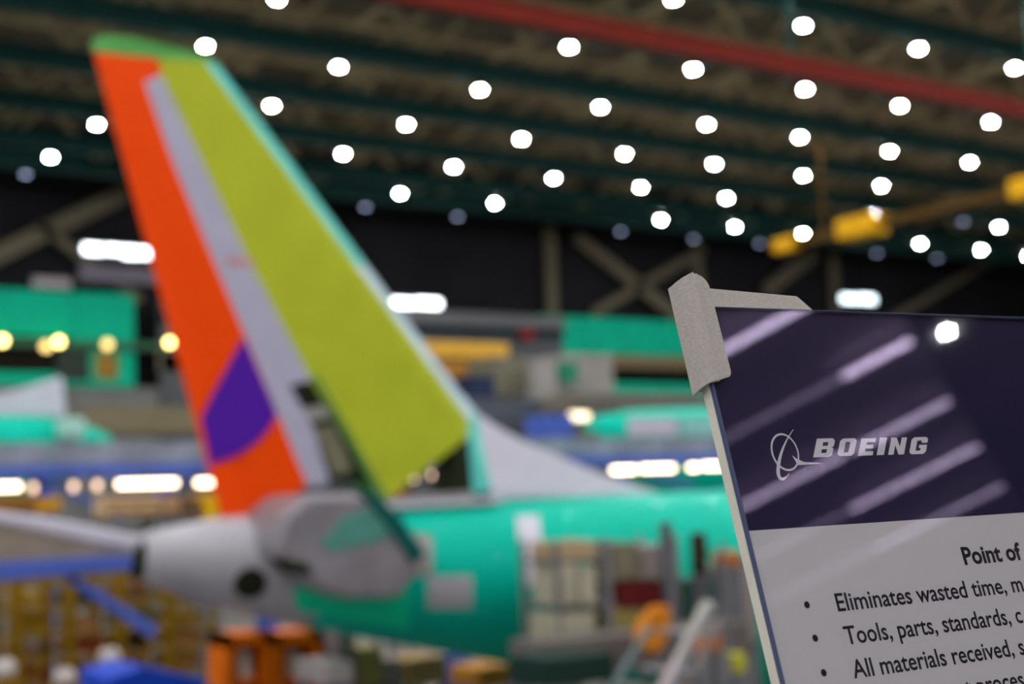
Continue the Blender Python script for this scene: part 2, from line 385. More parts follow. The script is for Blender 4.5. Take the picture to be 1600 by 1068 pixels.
t = thing('fuselage_shell', 'pale turquoise fuselage shell beyond the platform, beside the sign', 'fuselage', (x3 + 14, Y2, 0))
loft([(x3 - .2, zt3 - .5, zt3 - 1.4, .3), (x3 + .4, zt3 - .2, zt3 - 2, .9), (x3 + 2, zt3, zt3 - 3, 1.5), (x3 + 5, zt3 + .1, zt3 - 3.9, 1.9), (x3 + 30, zt3 + .1, zt3 - 3.9, 1.9)], Y2).build('barrel', M_film, t, smooth=True)
for i, (px, wpx) in enumerate(((985, 70), (1062, 60))):
    a, b = onY(px, 652, Y2 - 1.8), onY(px + wpx, 680, Y2 - 1.8)
    MB().box((a.x, Y2 - 1.95, b.z), (b.x, Y2 - 1.6, a.z)).build('cover_patch', M_white_p if i == 0 else mat('pale_aqua_film', (150, 210, 205), .4), t)
for x in (x3 + 6, x3 + 16, x3 + 26): MB().box((x - .3, Y2 - 1.4, 0), (x + .3, Y2 + 1.4, zt3 - 3.4)).build('cradle', M_blue, t)

# ------------------------------------------------------------------ elevated platform with warm tube lights
YP = 36.0
pz = lambda px, py: onY(px, py, YP).z
z_top, z_mid, z_bot = pz(0, 692), pz(0, 728), pz(0, 747)
PX0, PX1 = 2.0, 46.0
t = thing('work_platform', 'long raised grey and blue work platform running behind the aircraft', 'work platform', (20, YP, 0))
sw = 2.0
sm = MB().box((0, 0, 0), (sw - .05, .08, z_top - z_mid)).mesh('guard_panel', m=mat('guard_panel_grey', (134, 140, 158), .6, var=.25, scale=1.2))
x = PX0
while x < PX1 - .1: inst('guard_panel', sm, t, V((x, YP, z_mid)) - wloc(t)); x += sw
MB().box((PX0, YP - .1, z_bot), (PX1, YP + .12, z_mid)).build('fascia_beam', M_blue, t)
MB().box((PX0, YP, z_bot), (PX1, YP + 1.05, z_bot + .15)).build('deck', M_slate, t)
pm_ = MB().box((-.12, -.12, 0), (.12, .12, z_bot)).mesh('post', m=M_blue)
for x in range(4, 47, 6):
    for yy in (YP + .2, YP + .9): inst('post', pm_, t, V((x, yy, 0)) - wloc(t))
for a, b in (((60, 742), (190, 812)), ((300, 742), (200, 800)), ((1080, 760), (1010, 740))):
    MB().bar(onY(*a, YP + .3), onY(*b, YP + .3), .14).build('diagonal_brace', M_blue, t)
M_strip = emit('warm_strip_glow', (255, 220, 184), STRIP_E)
M_stripd = emit('warm_strip_glow_soft', (240, 200, 170), 2.0)
def strip(px0, px1, py, m, label, group=None, y=YP - .42, r=.07, hang=True):
    a, b = onY(px0, py, y), onY(px1, py, y); b.z = a.z
    o = thing('strip_light', label, 'light', (a + b) / 2, group)
    MB().tube(a, b, r, n=10).build('tube', m, o)
    MB().box((a.x, y - .06, a.z + r), (b.x, y + .1, a.z + r + .06)).build('housing', M_house, o)
    if not hang: MB().bar(((a.x + b.x) / 2, y + .05, 0), ((a.x + b.x) / 2, y + .05, a.z + r), .08).build('post', M_house, o)
    if hang: MB().bar(((a.x + b.x) / 2, y + .05, a.z + r), ((a.x + b.x) / 2, y + .3, z_bot + .1), .05).build('bracket', M_house, o)
G = 'warm strip lights under the platform edge'
strip(-60, 30, 762, M_strip, 'warm strip light under the platform left of two dim bulbs', G)
strip(185, 275, 756, M_strip, 'long warm strip light under the platform beside the rudder', G)
strip(308, 330, 754, M_strip, 'short warm strip light touching the orange rudder edge', G)
for k, (a, b, lb) in enumerate(((958, 992, 'warm strip light under the platform at the tip of the white dorsal fin'), (1003, 1052, 'warm strip light second from the dorsal fin tip, over the fuselage roof'), (1078, 1090, 'shortest warm strip light over the fuselage roof'), (1100, 1180, 'warm strip light over the fuselage roof that runs behind the sign edge'))):
    strip(a, b, 734 - k * 2, M_strip, lb, G)
for k, px in enumerate((52, 115, 152)):
    strip(px - 3, px + 3, 762 - k * 2, M_stripd, 'small dim warm bulb under the platform edge', 'dim bulbs under the platform edge', r=.1)
strip(892, 918, 650, emit('cream_glow', (250, 228, 190), 2.0), 'cream strip light beside the pale turquoise shell', y=Y2 - 2.4, r=.13, hang=False)
strip(636, 648, 746, M_stripd, 'dim warm tube seen through the gap under the lime fin skin', r=.1)
strip(674, 678, 742, M_stripd, 'dim warm bulb seen beside the dark rib under the fin', r=.08)
crate('orange_bin', 'orange bin seen through the gap under the lime fin skin', 'bin', (604, 764, 640, 790), YP + 1.3, 1.0, mat('bin_orange', (220, 100, 20), .6))
crate('tarp_bundle', 'blue tarpaulin bundle above the grey dorsal fin', 'tarp', (852, 648, 898, 694), YP + 1.3, 1.2, M_blue)
crate('brown_crate', 'small brown crate between the blue tarpaulin and the strip lights', 'crate', (905, 674, 935, 700), YP + 1.3, 1.0, mat('brown_crate_board', (110, 92, 74), .7))
# lit goods under the platform
for q, c, nm, lb, ct in (((165, 776, 250, 806), (206, 180, 146), 'goods_shelf', 'cream shelf of goods under the long strip light', 'shelf'),
                         ((255, 776, 283, 804), (200, 170, 140), 'goods_shelf', 'pinkish tan shelf of goods beside the dark brown locker', 'shelf'),
                         ((288, 778, 314, 806), (110, 84, 66), 'brown_locker', 'dark brown locker between shelf and yellow cabinet', 'locker'),
                         ((318, 772, 344, 812), (236, 176, 20), 'yellow_cabinet', 'yellow cabinet under the short strip light at the rudder edge', 'cabinet'),
                         ((55, 778, 96, 800), (206, 150, 30), 'yellow_bin', 'yellow bin under the platform behind the grey wedge panel', 'bin'),
                         ((-60, 776, 52, 800), (150, 112, 50), 'goods_shelf', 'brown shelf of goods left of the yellow bin', 'shelf')):
    crate(nm, lb, ct, q, YP - 1.9, 1.0, mat(nm + str(q[0]), c, .6, var=.3, scale=4), ribs=2 if 'shelf' in nm else 0, ribm=M_org)

# ------------------------------------------------------------------ the airliner
YA = 21.0
M_grey = mat('light_grey_skin', (172, 172, 180), .35, coat=.2, var=.05)
M_dgrey = mat('brushed_grey_skin', (150, 146, 154), .32, .35, var=.15, scale=2)
M_orange = mat('orange_paint', (255, 78, 0), .5, coat=.0, var=.03)
M_purple = mat('purple_paint', (84, 30, 168), .5, coat=.0, var=.03)
M_lime = mat('lime_primer', (178, 190, 46), .5, var=.06, scale=1.5)
M_lilac = mat('lilac_primer', (180, 180, 204), .5, var=.04)
M_tip = mat('green_tip_primer', (98, 178, 96), .5, var=.06)
M_le = mat('teal_leading_edge', (96, 206, 196), .4, coat=.1, var=.06)
M_lesil = mat('silver_leading_edge', (176, 200, 212), .3, .2, var=.05)
M_hole = mat('dark_green_hole', (34, 40, 24), .8, var=.4, scale=6)
A = thing('airliner', 'airliner under assembly with orange and lime tail fin and turquoise filmed fuselage', 'airplane', (22, YA, 0))
SECS = [(7.15, 5.28, 4.62, .40), (7.6, 5.38, 4.42, .55), (8.5, 5.5, 4.1, .78), (9.6, 5.55, 3.76, 1.02), (11.7, 5.58, 3.25, 1.38), (14.4, 5.6, 2.58, 1.66), (17.5, 5.62, 1.95, 1.84), (20, 5.62, 1.62, 1.88), (23, 5.62, 1.6, 1.88)]
XC = 9.75
def sec(x):
    for k in range(len(SECS) - 1):
        if SECS[k][0] <= x <= SECS[k + 1][0]:
            f = (x - SECS[k][0]) / (SECS[k + 1][0] - SECS[k][0]); f = f
            return [SECS[k][i] + (SECS[k + 1][i] - SECS[k][i]) * f for i in range(4)]
    return list(SECS[0] if x < SECS[0][0] else SECS[-1])
def surf(px, py, off=0.0):
    """first point of the fuselage skin on this line of sight"""
    d = ray(px, py); s = 14.0
    while s < 40:
        p = EYE + d * s; _, a, b, hw = sec(p.x)
        g = ((p.y - YA) / hw) ** 2 + ((p.z - (a + b) / 2) / ((a - b) / 2)) ** 2
        if g < 1: break
        s += .01
    def G_(q):
        _, a_, b_, h_ = sec(q.x); return ((q.y - YA) / h_) ** 2 + ((q.z - (a_ + b_) / 2) / ((a_ - b_) / 2)) ** 2
    e = .02
    n = V(tuple(G_(p + k) - G_(p - k) for k in (V((e, 0, 0)), V((0, e, 0)), V((0, 0, e))))).normalized()
    return p + n * off, n
def skin_patch(name, quad, m, nu=6, nv=6, off=.012, th=.03, label=None, parent=None):
    tl_, tr, br, bl_ = [V(q + (0,)) for q in quad]; fr, bk = [], []
    for j in range(nv + 1):
        for i in range(nu + 1):
            u, v = i / nu, j / nv
            q = (tl_ * (1 - u) + tr * u) * (1 - v) + (bl_ * (1 - u) + br * u) * v
            p, n = surf(q.x, q.y); fr.append(p + n * off); bk.append(p - n * th)
    mb = MB(); W = nu + 1; fs = []; nn = len(fr)
    for j in range(nv):
        for i in range(nu):
            a = j * W + i; fs.append((a, a + 1, a + W + 1, a + W)); fs.append((nn + a, nn + a + W, nn + a + W + 1, nn + a + 1))
    edge = [i for i in range(W)] + [j * W + nu for j in range(1, nv + 1)] + [nv * W + i for i in range(nu - 1, -1, -1)] + [j * W for j in range(nv - 1, 0, -1)]
    for k in range(len(edge)):
        a, b = edge[k], edge[(k + 1) % len(edge)]; fs.append((a, b, nn + b, nn + a))
    return mb.add(fr + bk, fs).build(name, m, parent or A, smooth=False, label=label)
def dense(x0, x1, st=.4):
    xs = [x0]; 
    while xs[-1] + st < x1: xs.append(xs[-1] + st)
    return [sec(x) for x in xs + [x1]]
loft(dense(7.15, XC), YA, 56).build('tail_cone', M_grey, A, smooth=True, label='light grey tail cone')
fus = loft(dense(XC, 23) + [(36, 5.62, 1.6, 1.88), (38.5, 5.55, 1.62, 1.83), (40.5, 5.2, 1.75, 1.6), (42, 4.6, 2.0, 1.2), (43, 3.9, 2.35, .75), (43.5, 3.4, 2.7, .3)], YA, 56).build('fuselage', M_film, A, smooth=True, label='turquoise filmed fuselage')
for k in range(40):           # cabin windows forward of the tail
    x = 17 + k * .52
    for s in (-1, 1):
        yy = YA + s * (sec(x)[3] * .985)
        MB().box((x - .12, yy - .02, 4.05), (x + .12, yy + .02, 4.4)).build('cabin_window', M_hole, A, bevel=.0)
# tail cone end and openings
MB().tube((7.16, YA, 4.95), (7.06, YA, 4.95), .31, .3, n=24).build('exhaust_outlet', M_hole, A, label='dark exhaust outlet')
def ring_on_skin(px, py, r, name):
    p, n = surf(px, py); mb = MB().tube(p + n * .03, p - n * .15, r, n=20)
    return mb.build(name, M_hole, A, label='dark round opening')
ring_on_skin(391, 911, .25, 'round_opening')
# green lower tail skin, panels, tape
skin_patch('lower_skin', ((458, 902), (640, 918), (640, 985), (462, 952)), M_filmg, 10, 5, .01, label='green primed lower skin')
skin_patch('access_panel', ((668, 900), (738, 898), (738, 950), (668, 950)), M_grey, label='grey access panel')
skin_patch('tape_strip', ((806, 806), (842, 806), (850, 916), (818, 916)), M_white_p, 3, 8, .015, label='pale tape strip')
skin_patch('grey_patch', ((628, 828), (676, 838), (676, 900), (640, 900)), M_lgrey, 5, 6, .012, label='light grey patch')
# fin
TEa, TEb = onY(147, 82, YA), onY(346, 805, YA); LEa, LEb = onY(338, 100, YA), onY(742, 645, YA)
def half(p):
    xt = TEa.x + (TEb.x - TEa.x) * (p.z - TEa.z) / (TEb.z - TEa.z); xl = LEa.x + (LEb.x - LEa.x) * (p.z - LEa.z) / (LEb.z - LEa.z)
    c = max(1., min(5.5, xl - xt)); u = max(0., min(1., (xl - p.x) / c))
    return max(.02, .16 * c * math.sqrt(u) * (1 - u) + .015)
def fin(name, poly, m, label=None, grow=0.0, y0=None, parent=None):
    ps = [onY(*q, YA) for q in poly]
    return MB().prism([p + V((0, -half(p) - grow, 0)) for p in ps], [p + V((0, half(p) + grow, 0)) for p in ps]).build(name, m, parent or A, label=label)
fin('tip_cap', [(143, 64), (156, 57), (205, 61), (262, 74), (310, 88), (338, 100), (316, 100), (246, 95), (147, 82)], M_tip, 'green tip cap')
rud = fin('rudder', [(147, 82), (240, 95), (249, 118), (222, 130), (262, 245), (318, 385), (374, 520), (426, 648), (472, 757), (434, 790), (395, 806), (346, 806)], M_orange, 'orange rudder')
fin('rudder_graphic', [(374, 528), (425, 648), (412, 672), (394, 692), (368, 710), (328, 726), (314, 652)], M_purple, 'purple curved paint field', .006, parent=rud)
fin('rear_spar_panel', [(222, 130), (247, 120), (330, 300), (388, 425), (476, 596), (443, 604), (412, 612), (374, 520), (318, 385), (262, 245)], M_lilac, 'lilac rear panel')
fin('rear_spar_edge', [(412, 612), (443, 604), (478, 668), (505, 752), (490, 760), (472, 757), (426, 648)], M_lilac, 'narrow lilac strip')
fin('red_marking', [(345, 406), (386, 408), (390, 418), (348, 416)], mat('faded_red_print', (205, 140, 140), .6), 'faded red marking', .008)
fin('dark_bay', [(443, 604), (476, 596), (570, 752), (505, 752), (478, 668)], M_hole, 'open dark equipment bay', -.05)
fin('bay_rib', [(458, 640), (496, 634), (506, 654), (470, 660)], M_lgrey, None, -.02)
fin('bay_cover', [(480, 672), (510, 664), (540, 735), (512, 744)], M_olive, 'olive cover', -.02)
fin('fin_skin', [(246, 95), (316, 100), (430, 254), (560, 432), (722, 656), (718, 684), (592, 780), (574, 758), (476, 596), (388, 425), (330, 300), (247, 120)], M_lime, 'lime primed fin skin')
fin('spar_edge', [(476, 590), (484, 588), (592, 778), (576, 772)], mat('mid_green_edge', (100, 140, 70), .6), 'green spar edge', .006)
fin('leading_edge', [(316, 100), (338, 100), (452, 252), (572, 415), (548, 415), (430, 254)], M_le, 'teal leading edge')
fin('leading_edge_lower', [(548, 415), (572, 415), (660, 540), (712, 612), (744, 645), (722, 656)], M_lesil, 'silvery leading edge')
fin('leading_edge_root', [(722, 656), (744, 645), (752, 766), (722, 770), (718, 684)], M_le, 'teal root rib')
fin('root_rib', [(696, 702), (718, 686), (722, 768), (690, 770)], M_hole, 'dark green rib')
fin('bay_floor', [(592, 780), (690, 770), (722, 768), (722, 784), (592, 794)], M_lgrey, None)
fin('dorsal_fin', [(744, 645), (772, 664), (815, 688), (868, 710), (930, 736), (985, 756), (1040, 772), (752, 780), (752, 766)], M_white_p, 'lilac white dorsal fin')
p0, p1 = onY(588, 795, YA - .6), onY(782, 780, YA - .6)
MB().bar(V((p0.x, YA - .45, 5.56)), V((p1.x, YA - .45, 5.6)), .5, .1).build('root_fairing', M_white_p, A, label='pale root fairing')
# stabiliser root
def stub(name, poly, y0, y1, m, label=None, shrink=1.0, bevel=.05):
    a = [onY(*q, y0) for q in poly]; c = sum(a, V()) / len(a)
    b = [V((p.x, y1, p.z)) for p in a]
    return MB().prism(a, b).build(name, m, A, label=label, bevel=bevel)
st = stub('stabiliser_root', [(440, 866), (442, 832), (450, 796), (482, 770), (566, 770), (604, 806), (642, 858), (650, 900), (628, 934), (548, 936), (474, 910)], 19.35, 20.9, M_dgrey, 'brushed grey stabiliser root', bevel=.1)
stub('slot_opening', [(434, 872), (478, 878), (492, 900), (452, 894)], 19.32, 19.6, M_hole, 'dark slot', bevel=.01)
stub('stabiliser_leading_edge', [(566, 766), (588, 770), (626, 804), (670, 866), (648, 880), (602, 816)], 19.28, 20.6, mat('dark_teal_edge', (16, 92, 88), .4), 'dark teal leading edge')
stub('stabiliser_film', [(538, 806), (586, 790), (612, 826), (606, 842), (520, 862), (500, 850)], 19.33, 19.5, mat('grey_teal_film', (84, 146, 136), .4), 'grey teal film patch', bevel=.01)
# wings, gear: forward, mostly behind the sign
for s in (-1, 1):
    yr, yt = YA + s * 1.6, YA + s * 16.5
    top = [V((31.0, yr, 2.3)), V((24.2, yr, 2.3)), V((20.9 + 1.5, yt, 3.9)), V((24.0, yt, 3.9))]
    if s == -1: top = [V((31.0, yr, 2.3)), V((24.2, yr, 2.3)), V((24.3, YA - 6.0, 2.7)), V((28.6, YA - 6.0, 2.7))]
    MB().prism([p + V((0, 0, .22)) for p in top], [p - V((0, 0, .22)) for p in top]).build('wing', M_filmg, A, bevel=.1)
    MB().tube((26, YA + s * 2.86, .5), (26, YA + s * 2.86, 2.4), .14).build('gear_leg', M_gsteel, A)
    for k in (-.3, .3): MB().tube((26, YA + s * 2.86 + k - .17, .56), (26, YA + s * 2.86 + k + .17, .56), .56, n=20).build('wheel', mat('tyre_rubber', (28, 28, 30), .8), A)
MB().tube((39.5, YA, .3), (39.5, YA, 1.8), .1).build('gear_leg', M_gsteel, A)
for k in (-.22, .22): MB().tube((39.5, YA + k - .1, .34), (39.5, YA + k + .1, .34), .34, n=18).build('wheel', MATS['tyre_rubber'], A)

# ------------------------------------------------------------------ stands round the tail
M_cream = mat('cream_panel', (176, 172, 152), .6, var=.12)
M_beige = mat('beige_panel', (178, 156, 124), .6)
M_mred = mat('maroon_box', (104, 34, 34), .5)
M_pinkg = mat('pinkish_grey', (150, 140, 138), .6)
YS = 17.6
def rack(name, label, cat, x_px, y_top, y, depth, m_post, shelves, boxes, group=None):
    a, b = onY(x_px[0], y_top, y), onY(x_px[1], y_top, y); x0, x1 = a.x, b.x; zt_ = (a.z + b.z) / 2
    t = thing(name, label, cat, ((x0 + x1) / 2, y + depth / 2, 0), group)
    g = MB().box((-.035, -.035, 0), (.035, .035, zt_)).mesh('post', m=m_post)
    for x in (x0, x1):
        for yy in (y, y + depth): inst('post', g, t, V((x, yy, 0)) - wloc(t))
    for py in shelves:
        z = onY(x_px[0], py, y).z
        MB().box((x0, y, z - .03), (x1, y + depth, z + .03)).build('shelf', m_post, t)
    z = .35
    while z < 2.0: MB().box((x0, y, z - .03), (x1, y + depth, z + .03)).build('shelf', m_post, t); z += .7
    for (q, m_, nm, lb) in boxes:
        a, b = onY(q[0], q[1], y - .03), onY(q[2], q[3], y - .03)
        MB().box((a.x, y - .03, a.z), (b.x, y + depth * .8, b.z)).build(nm, m_, t, label=lb, bevel=.02)
    return t
rack('parts_rack', 'tall rack of cream panels beside the pale tape strip on the fuselage', 'rack', (868, 942), 842, YS, .9, M_gsteel, (878, 948, 1004),
     [((872, 846, 932, 872), M_beige, 'panel', 'beige top panel'), ((876, 882, 904, 944), M_cream, 'panel', None), ((906, 884, 934, 944), M_cream, 'panel', None), ((870, 960, 932, 1000), M_cream, 'panel', None)])
rack('parts_rack', 'tall rack with olive back and a maroon box beside the silver stair rail', 'rack', (948, 1054), 838, YS + .2, .9, M_pinkg, (862, 905, 950, 985),
     [((958, 848, 998, 904), M_olive, 'panel', 'olive panel'), ((1002, 852, 1048, 900), M_pinkg, 'panel', None), ((966, 910, 1040, 946), M_mred, 'box', 'maroon box'), ((952, 955, 1000, 980), mat('dull_yellow', (150, 140, 80), .6), 'box', 'dull yellow box')])
crate('work_deck', 'grey work deck in front of the fuselage under the parts racks', 'work platform', (846, 1004, 1175, 1022), 16.5, .82, mat('deck_grey', (104, 98, 96), .6))
crate('equipment_cart', 'dark green equipment cart under the grey work deck', 'cart', (852, 1030, 962, 1062), 15.3, .9, mat('dark_green_cart', (26, 50, 44), .6))
crate('signal_post', 'slim dark post between the maroon box rack and the yellow post', 'post', (1044, 815, 1058, 960), YS - .2, .25, M_slate)
crate('marker_post', 'slim dark post with a mustard band close to the sign edge', 'post', (1092, 832, 1108, 896), YS - .2, .25, mat('black_brown', (60, 48, 36), .6), ribs=1, ribm=M_yeld)
crate('green_bin', 'dark green bin behind the top of the silver stair rail', 'bin', (1072, 905, 1122, 985), YS + .1, .8, mat('bin_green', (40, 104, 88), .5))
crate('grey_locker', 'pinkish grey locker between green bin and sign edge', 'locker', (1130, 884, 1185, 1000), YS + .2, .7, M_pinkg)
crate('orange_lamp_box', 'small orange box close to the sign edge above the locker', 'box', (1138, 862, 1160, 882), YS - .6, .4, mat('amber_plastic', (190, 110, 40), .5))
# orange drape over a rail
t = thing('orange_drape', 'orange fabric drape hanging over the work deck beside the stair rail', 'drape', onY(1030, 1018, 15.9) * 1.0)
t.location.z = 0
dp = [(1030, 945), (1054, 948), (1056, 968), (1044, 1000), (1030, 1022), (1004, 1016), (1002, 985), (1012, 962)]
ps = [onY(*q, 15.9) for q in dp]
M_drape = mat('orange_fabric', (206, 128, 30), .7, var=.2)
MB().prism(ps, [p + V((0, .22, 0)) for p in ps]).build('cloth', M_drape, t, bevel=.05)
c = onY(1030, 1000, 16.0); MB().tube((c.x, c.y, 0), (c.x, c.y, c.z), .04).build('stand_pole', M_gsteel, t)
# mobile stair with silver rails
YT = 13.2
t = thing('access_stair', 'mobile stair with bright silver handrails rising toward the fuselage', 'stair', (onY(1060, 1050, YT).x, YT, 0))
M_silver = mat('polished_aluminium', (214, 214, 222), .25, .7)
def ext(a, b, y, wd, nm, m_):
    A_, B_ = onY(*a, y), onY(*b, y); d = (A_ - B_); k = (A_.z - .3) / -d.z if d.z < 0 else 0
    E_ = A_ + d * k
    MB().bar(E_, B_, wd, wd).build(nm, m_, t, bevel=.02); return E_, B_
e1 = ext((1046, 1062), (1108, 942), YT, .13, 'handrail', M_silver)
e2 = ext((1078, 1062), (1130, 962), YT + .05, .07, 'stringer', M_pinkg)
e3 = ext((962, 1066), (1016, 978), YT + 1.0, .08, 'handrail', mat('teal_grey_rail', (110, 130, 132), .4))
for k in range(9):
    p = e2[0] + (e2[1] - e2[0]) * ((k + .5) / 9)
    MB().box((p.x - .14, YT, p.z - .02), (p.x + .14, YT + 1.0, p.z + .02)).build('tread', M_gsteel, t)
for e, y in ((e2, YT), (e2, YT + 1.0)):
    for f in (.0, .5, 1.0):
        p = e[0] + (e[1] - e[0]) * f; MB().tube((p.x, y, 0), (p.x, y, p.z + (.9 if f else .4)), .03).build('support_post', M_gsteel, t)
# yellow-green vest-coloured bag and clutter under the sign edge
crate('lime_bag', 'lime green bag on a shelf close to the lower sign edge', 'bag', (1146, 1022, 1168, 1050), 15.6, .5, mat('lime_fabric', (180, 180, 60), .7))
crate('grey_case', 'grey case between lime bag and stair rail', 'case', (1096, 1026, 1140, 1064), 15.6, .5, M_pinkg)
crate('amber_tray', 'amber tray beside the stair rail near the sign', 'tray', (1096, 996, 1130, 1014), 14.7, .4, MATS['amber_plastic'])

# left: grey wedge panel on a blue cradle
YW = 17.0
t = thing('stabiliser_panel', 'grey wedge shaped panel with white top edge on a blue stand behind the tail cone', 'aircraft panel', (onY(80, 860, YW).x, YW, 0))
def slab(name, poly, y0, th, m, label=None, bev=.02):
    ps = [onY(*q, y0) for q in poly]
    return MB().prism(ps, [p + V((0, th, 0)) for p in ps]).build(name, m, t, label=label, bevel=bev)
slab('top_edge', [(-120, 780), (0, 798), (110, 814), (222, 838), (224, 862), (140, 848), (0, 818), (-120, 800)], YW, .35, M_white_p, 'white top edge', .05)
slab('panel_skin', [(-120, 800), (0, 818), (140, 848), (222, 862), (212, 874), (0, 884), (-120, 890)], YW + .03, .28, mat('tan_grey_skin', (150, 138, 126), .5, .1), 'tan grey skin')
slab('stand_beam', [(-120, 884), (0, 878), (206, 866), (208, 890), (0, 908), (-120, 916)], YW - .1, .5, M_blue, 'blue stand beam')
slab('hinge_fitting', [(212, 842), (230, 850), (228, 900), (216, 908), (210, 880)], YW, .25, M_hole, 'dark hinge fitting')
slab('diagonal_brace', [(98, 902), (122, 900), (248, 980), (240, 998)], YW + .02, .12, M_blue, 'blue diagonal brace')
for yy in (.05, .45):
    p = onY(-70, 900, YW + yy); MB().bar((p.x, p.y, 0), (p.x, p.y, p.z), .14).build('stand_leg', M_blue, t)
p = onY(-70, 900, YW); MB().box((p.x - .6, YW - .5, 0), (p.x + 1.2, YW + 1.0, .12)).build('stand_foot', M_blue, t)

# left: yellow scaffold bays with goods
M_mus = mat('mustard_paint', (132, 102, 16), .6, var=.25, scale=2)
M_must = mat('tan_goods', (150, 108, 66), .7, var=.35, scale=3)
YG = 27.0
bx = onY(-60, 950, YG).x; ex = onY(338, 950, YG).x
nb = 5; bw = (ex - bx) / nb
zsh = [onY(100, py, YG).z for py in (908, 950, 992, 1030, 1068)]
post_me = MB().box((-.05, -.05, 0), (.05, .05, zsh[0] + .25)).mesh('post', m=M_mus)
beam_me = MB().box((0, -.04, -.03), (bw - .02, .04, .03)).mesh('shelf_beam', m=M_mus)
diag_me = MB().bar((.12, 0, zsh[-1]), (bw - .12, 0, zsh[2]), .06).mesh('brace', m=M_mus)
names = ('first', 'second', 'third', 'fourth', 'fifth')
rs = random.Random(3)
goods = [M_must, M_mus, mat('gold_carton', (176, 140, 60), .7), mat('brown_carton', (120, 84, 56), .7), mat('olive_carton', (110, 104, 50), .7), mat('dark_carton', (50, 40, 30), .7), mat('russet_carton', (140, 72, 44), .7), mat('dark_drum', (40, 44, 36), .7), mat('cream_carton', (190, 164, 120), .7)]
box_me = {m_.name: MB().box((0, 0, 0), (1, 1, 1)).mesh('carton', m=m_) for m_ in goods}
for k in range(nb):
    t = thing('scaffold_rack', 'mustard yellow storage rack loaded with tan cartons behind the grey wedge panel', 'rack', (bx + bw * k, YG, 0), 'row of mustard yellow racks')
    for xx in (.06, bw - .06):
        for yy in (0, 1.6): inst('post', post_me, t, (xx, yy, 0))
    for z in zsh + [.4, 1.1]:
        for yy in (0, 1.6): inst('shelf_beam', beam_me, t, (.01, yy, z))
    inst('brace', diag_me, t, (0, -.08, 0))
    for z, zn in zip(zsh[1:], zsh[:-1]):
        x = .15
        while x < bw - .5:
            wd = min(rs.uniform(.3, .6), bw - .15 - x); m_ = rs.choice(goods)
            c = inst('carton', box_me[m_.name], None, (bx + bw * k + x, YG + rs.uniform(.05, .2), z + .05), (0, 0, 0), (wd * .94, 1.2, (zn - z - .1) * rs.uniform(.45, .98)))
            tag(c, m_.name.split('_')[0].replace('mustard', 'mustard yellow') + ' carton on a shelf of the mustard yellow racks', 'carton', 'cartons on the mustard racks')
            x += wd
# white sacks near the racks
for px, py, lb in ((170, 1028, 'white sack in front of the mustard racks, above the blue cover'), (100, 1060, 'white sack low in front of the mustard racks'), (6, 1046, 'pale sack at the end of the mustard racks')):
    p = onY(px, py, YG - 1.4)
    o = thing('white_sack', lb, 'sack', (p.x, p.y, 0))
    bm = bmesh.new(); bmesh.ops.create_icosphere(bm, subdivisions=2, radius=1)
    for v in bm.verts: v.co = V((v.co.x * .2, v.co.y * .2, v.co.z * .19)) * (1 + .12 * math.sin(7 * v.co.x + 5 * v.co.z))
    me = bpy.data.meshes.new('sack_body'); bm.to_mesh(me); bm.free(); me.materials.append(mat('white_sackcloth', (196, 190, 188), .8))
    for q in me.polygons: q.use_smooth = True
    inst('sack_body', me, o, (0, 0, p.z)); MB().box((p.x - .25, p.y - .25, 0), (p.x + .25, p.y + .25, p.z - .13)).build('pedestal', M_mus, o)
# blue covered crate
YC = 22.5
t = thing('covered_crate', 'crate under a bright blue cover between sacks and orange lifts', 'crate', (onY(250, 1060, YC).x, YC, 0))
M_bc = mat('bright_blue_cover', (28, 72, 196), .5)
a, b = onY(172, 1058, YC), onY(322, 1058, YC); r_ = onY(225, 1040, YC)
MB().prism([V((a.x, YC, a.z)), V((r_.x, YC, r_.z)), V((b.x, YC, b.z - .03)), V((b.x, YC, 1.5)), V((a.x, YC, 1.5))], [V((a.x, YC + 1.6, a.z)), V((r_.x, YC + 1.6, r_.z)), V((b.x, YC + 1.6, b.z - .03)), V((b.x, YC + 1.6, 1.5)), V((a.x, YC + 1.6, 1.5))]).build('cover', M_bc, t, bevel=.03)
MB().box((a.x + .05, YC + .05, 0), (b.x - .05, YC + 1.55, 1.55)).build('crate_body', M_must, t)
# orange lifts with white items
M_ol = mat('lift_orange', (244, 118, 12), .5, var=.15)
for (x0, x1, yt_, lb) in ((352, 424, 992, 'orange lift frame with white canister beside the blue covered crate'), (428, 502, 990, 'orange lift frame holding a pale round part under the tail cone')):
    y = 23.0; a, b = onY(x0, yt_, y), onY(x1, yt_, y)
    t = thing('lift_frame', lb, 'lift', ((a.x + b.x) / 2, y, 0))
    for x in (a.x, b.x - .16): MB().box((x, y, 0), (x + .16, y + .8, a.z)).build('upright', M_ol, t)
    MB().box((a.x, y, a.z - .2), (b.x, y + .8, a.z)).build('top_beam', M_ol, t)
    MB().box((a.x + .1, y + .5, .1), (b.x - .1, y + .75, a.z - .1)).build('back_plate', mat('rust_orange', (200, 84, 18), .6, var=.3), t)
    zc = onY(x0 + 30, 1034, y).z; xm = (a.x + b.x) / 2
    MB().box((a.x + .1, y, zc - .36), (b.x - .1, y + .6, zc - .28)).build('carriage', M_ol, t)
    MB().tube((xm, y + .25, zc - .28), (xm, y + .25, zc + .18), .17, .13, n=16).build('canister', mat('canister_white', (216, 200, 190), .5), t, smooth=False)
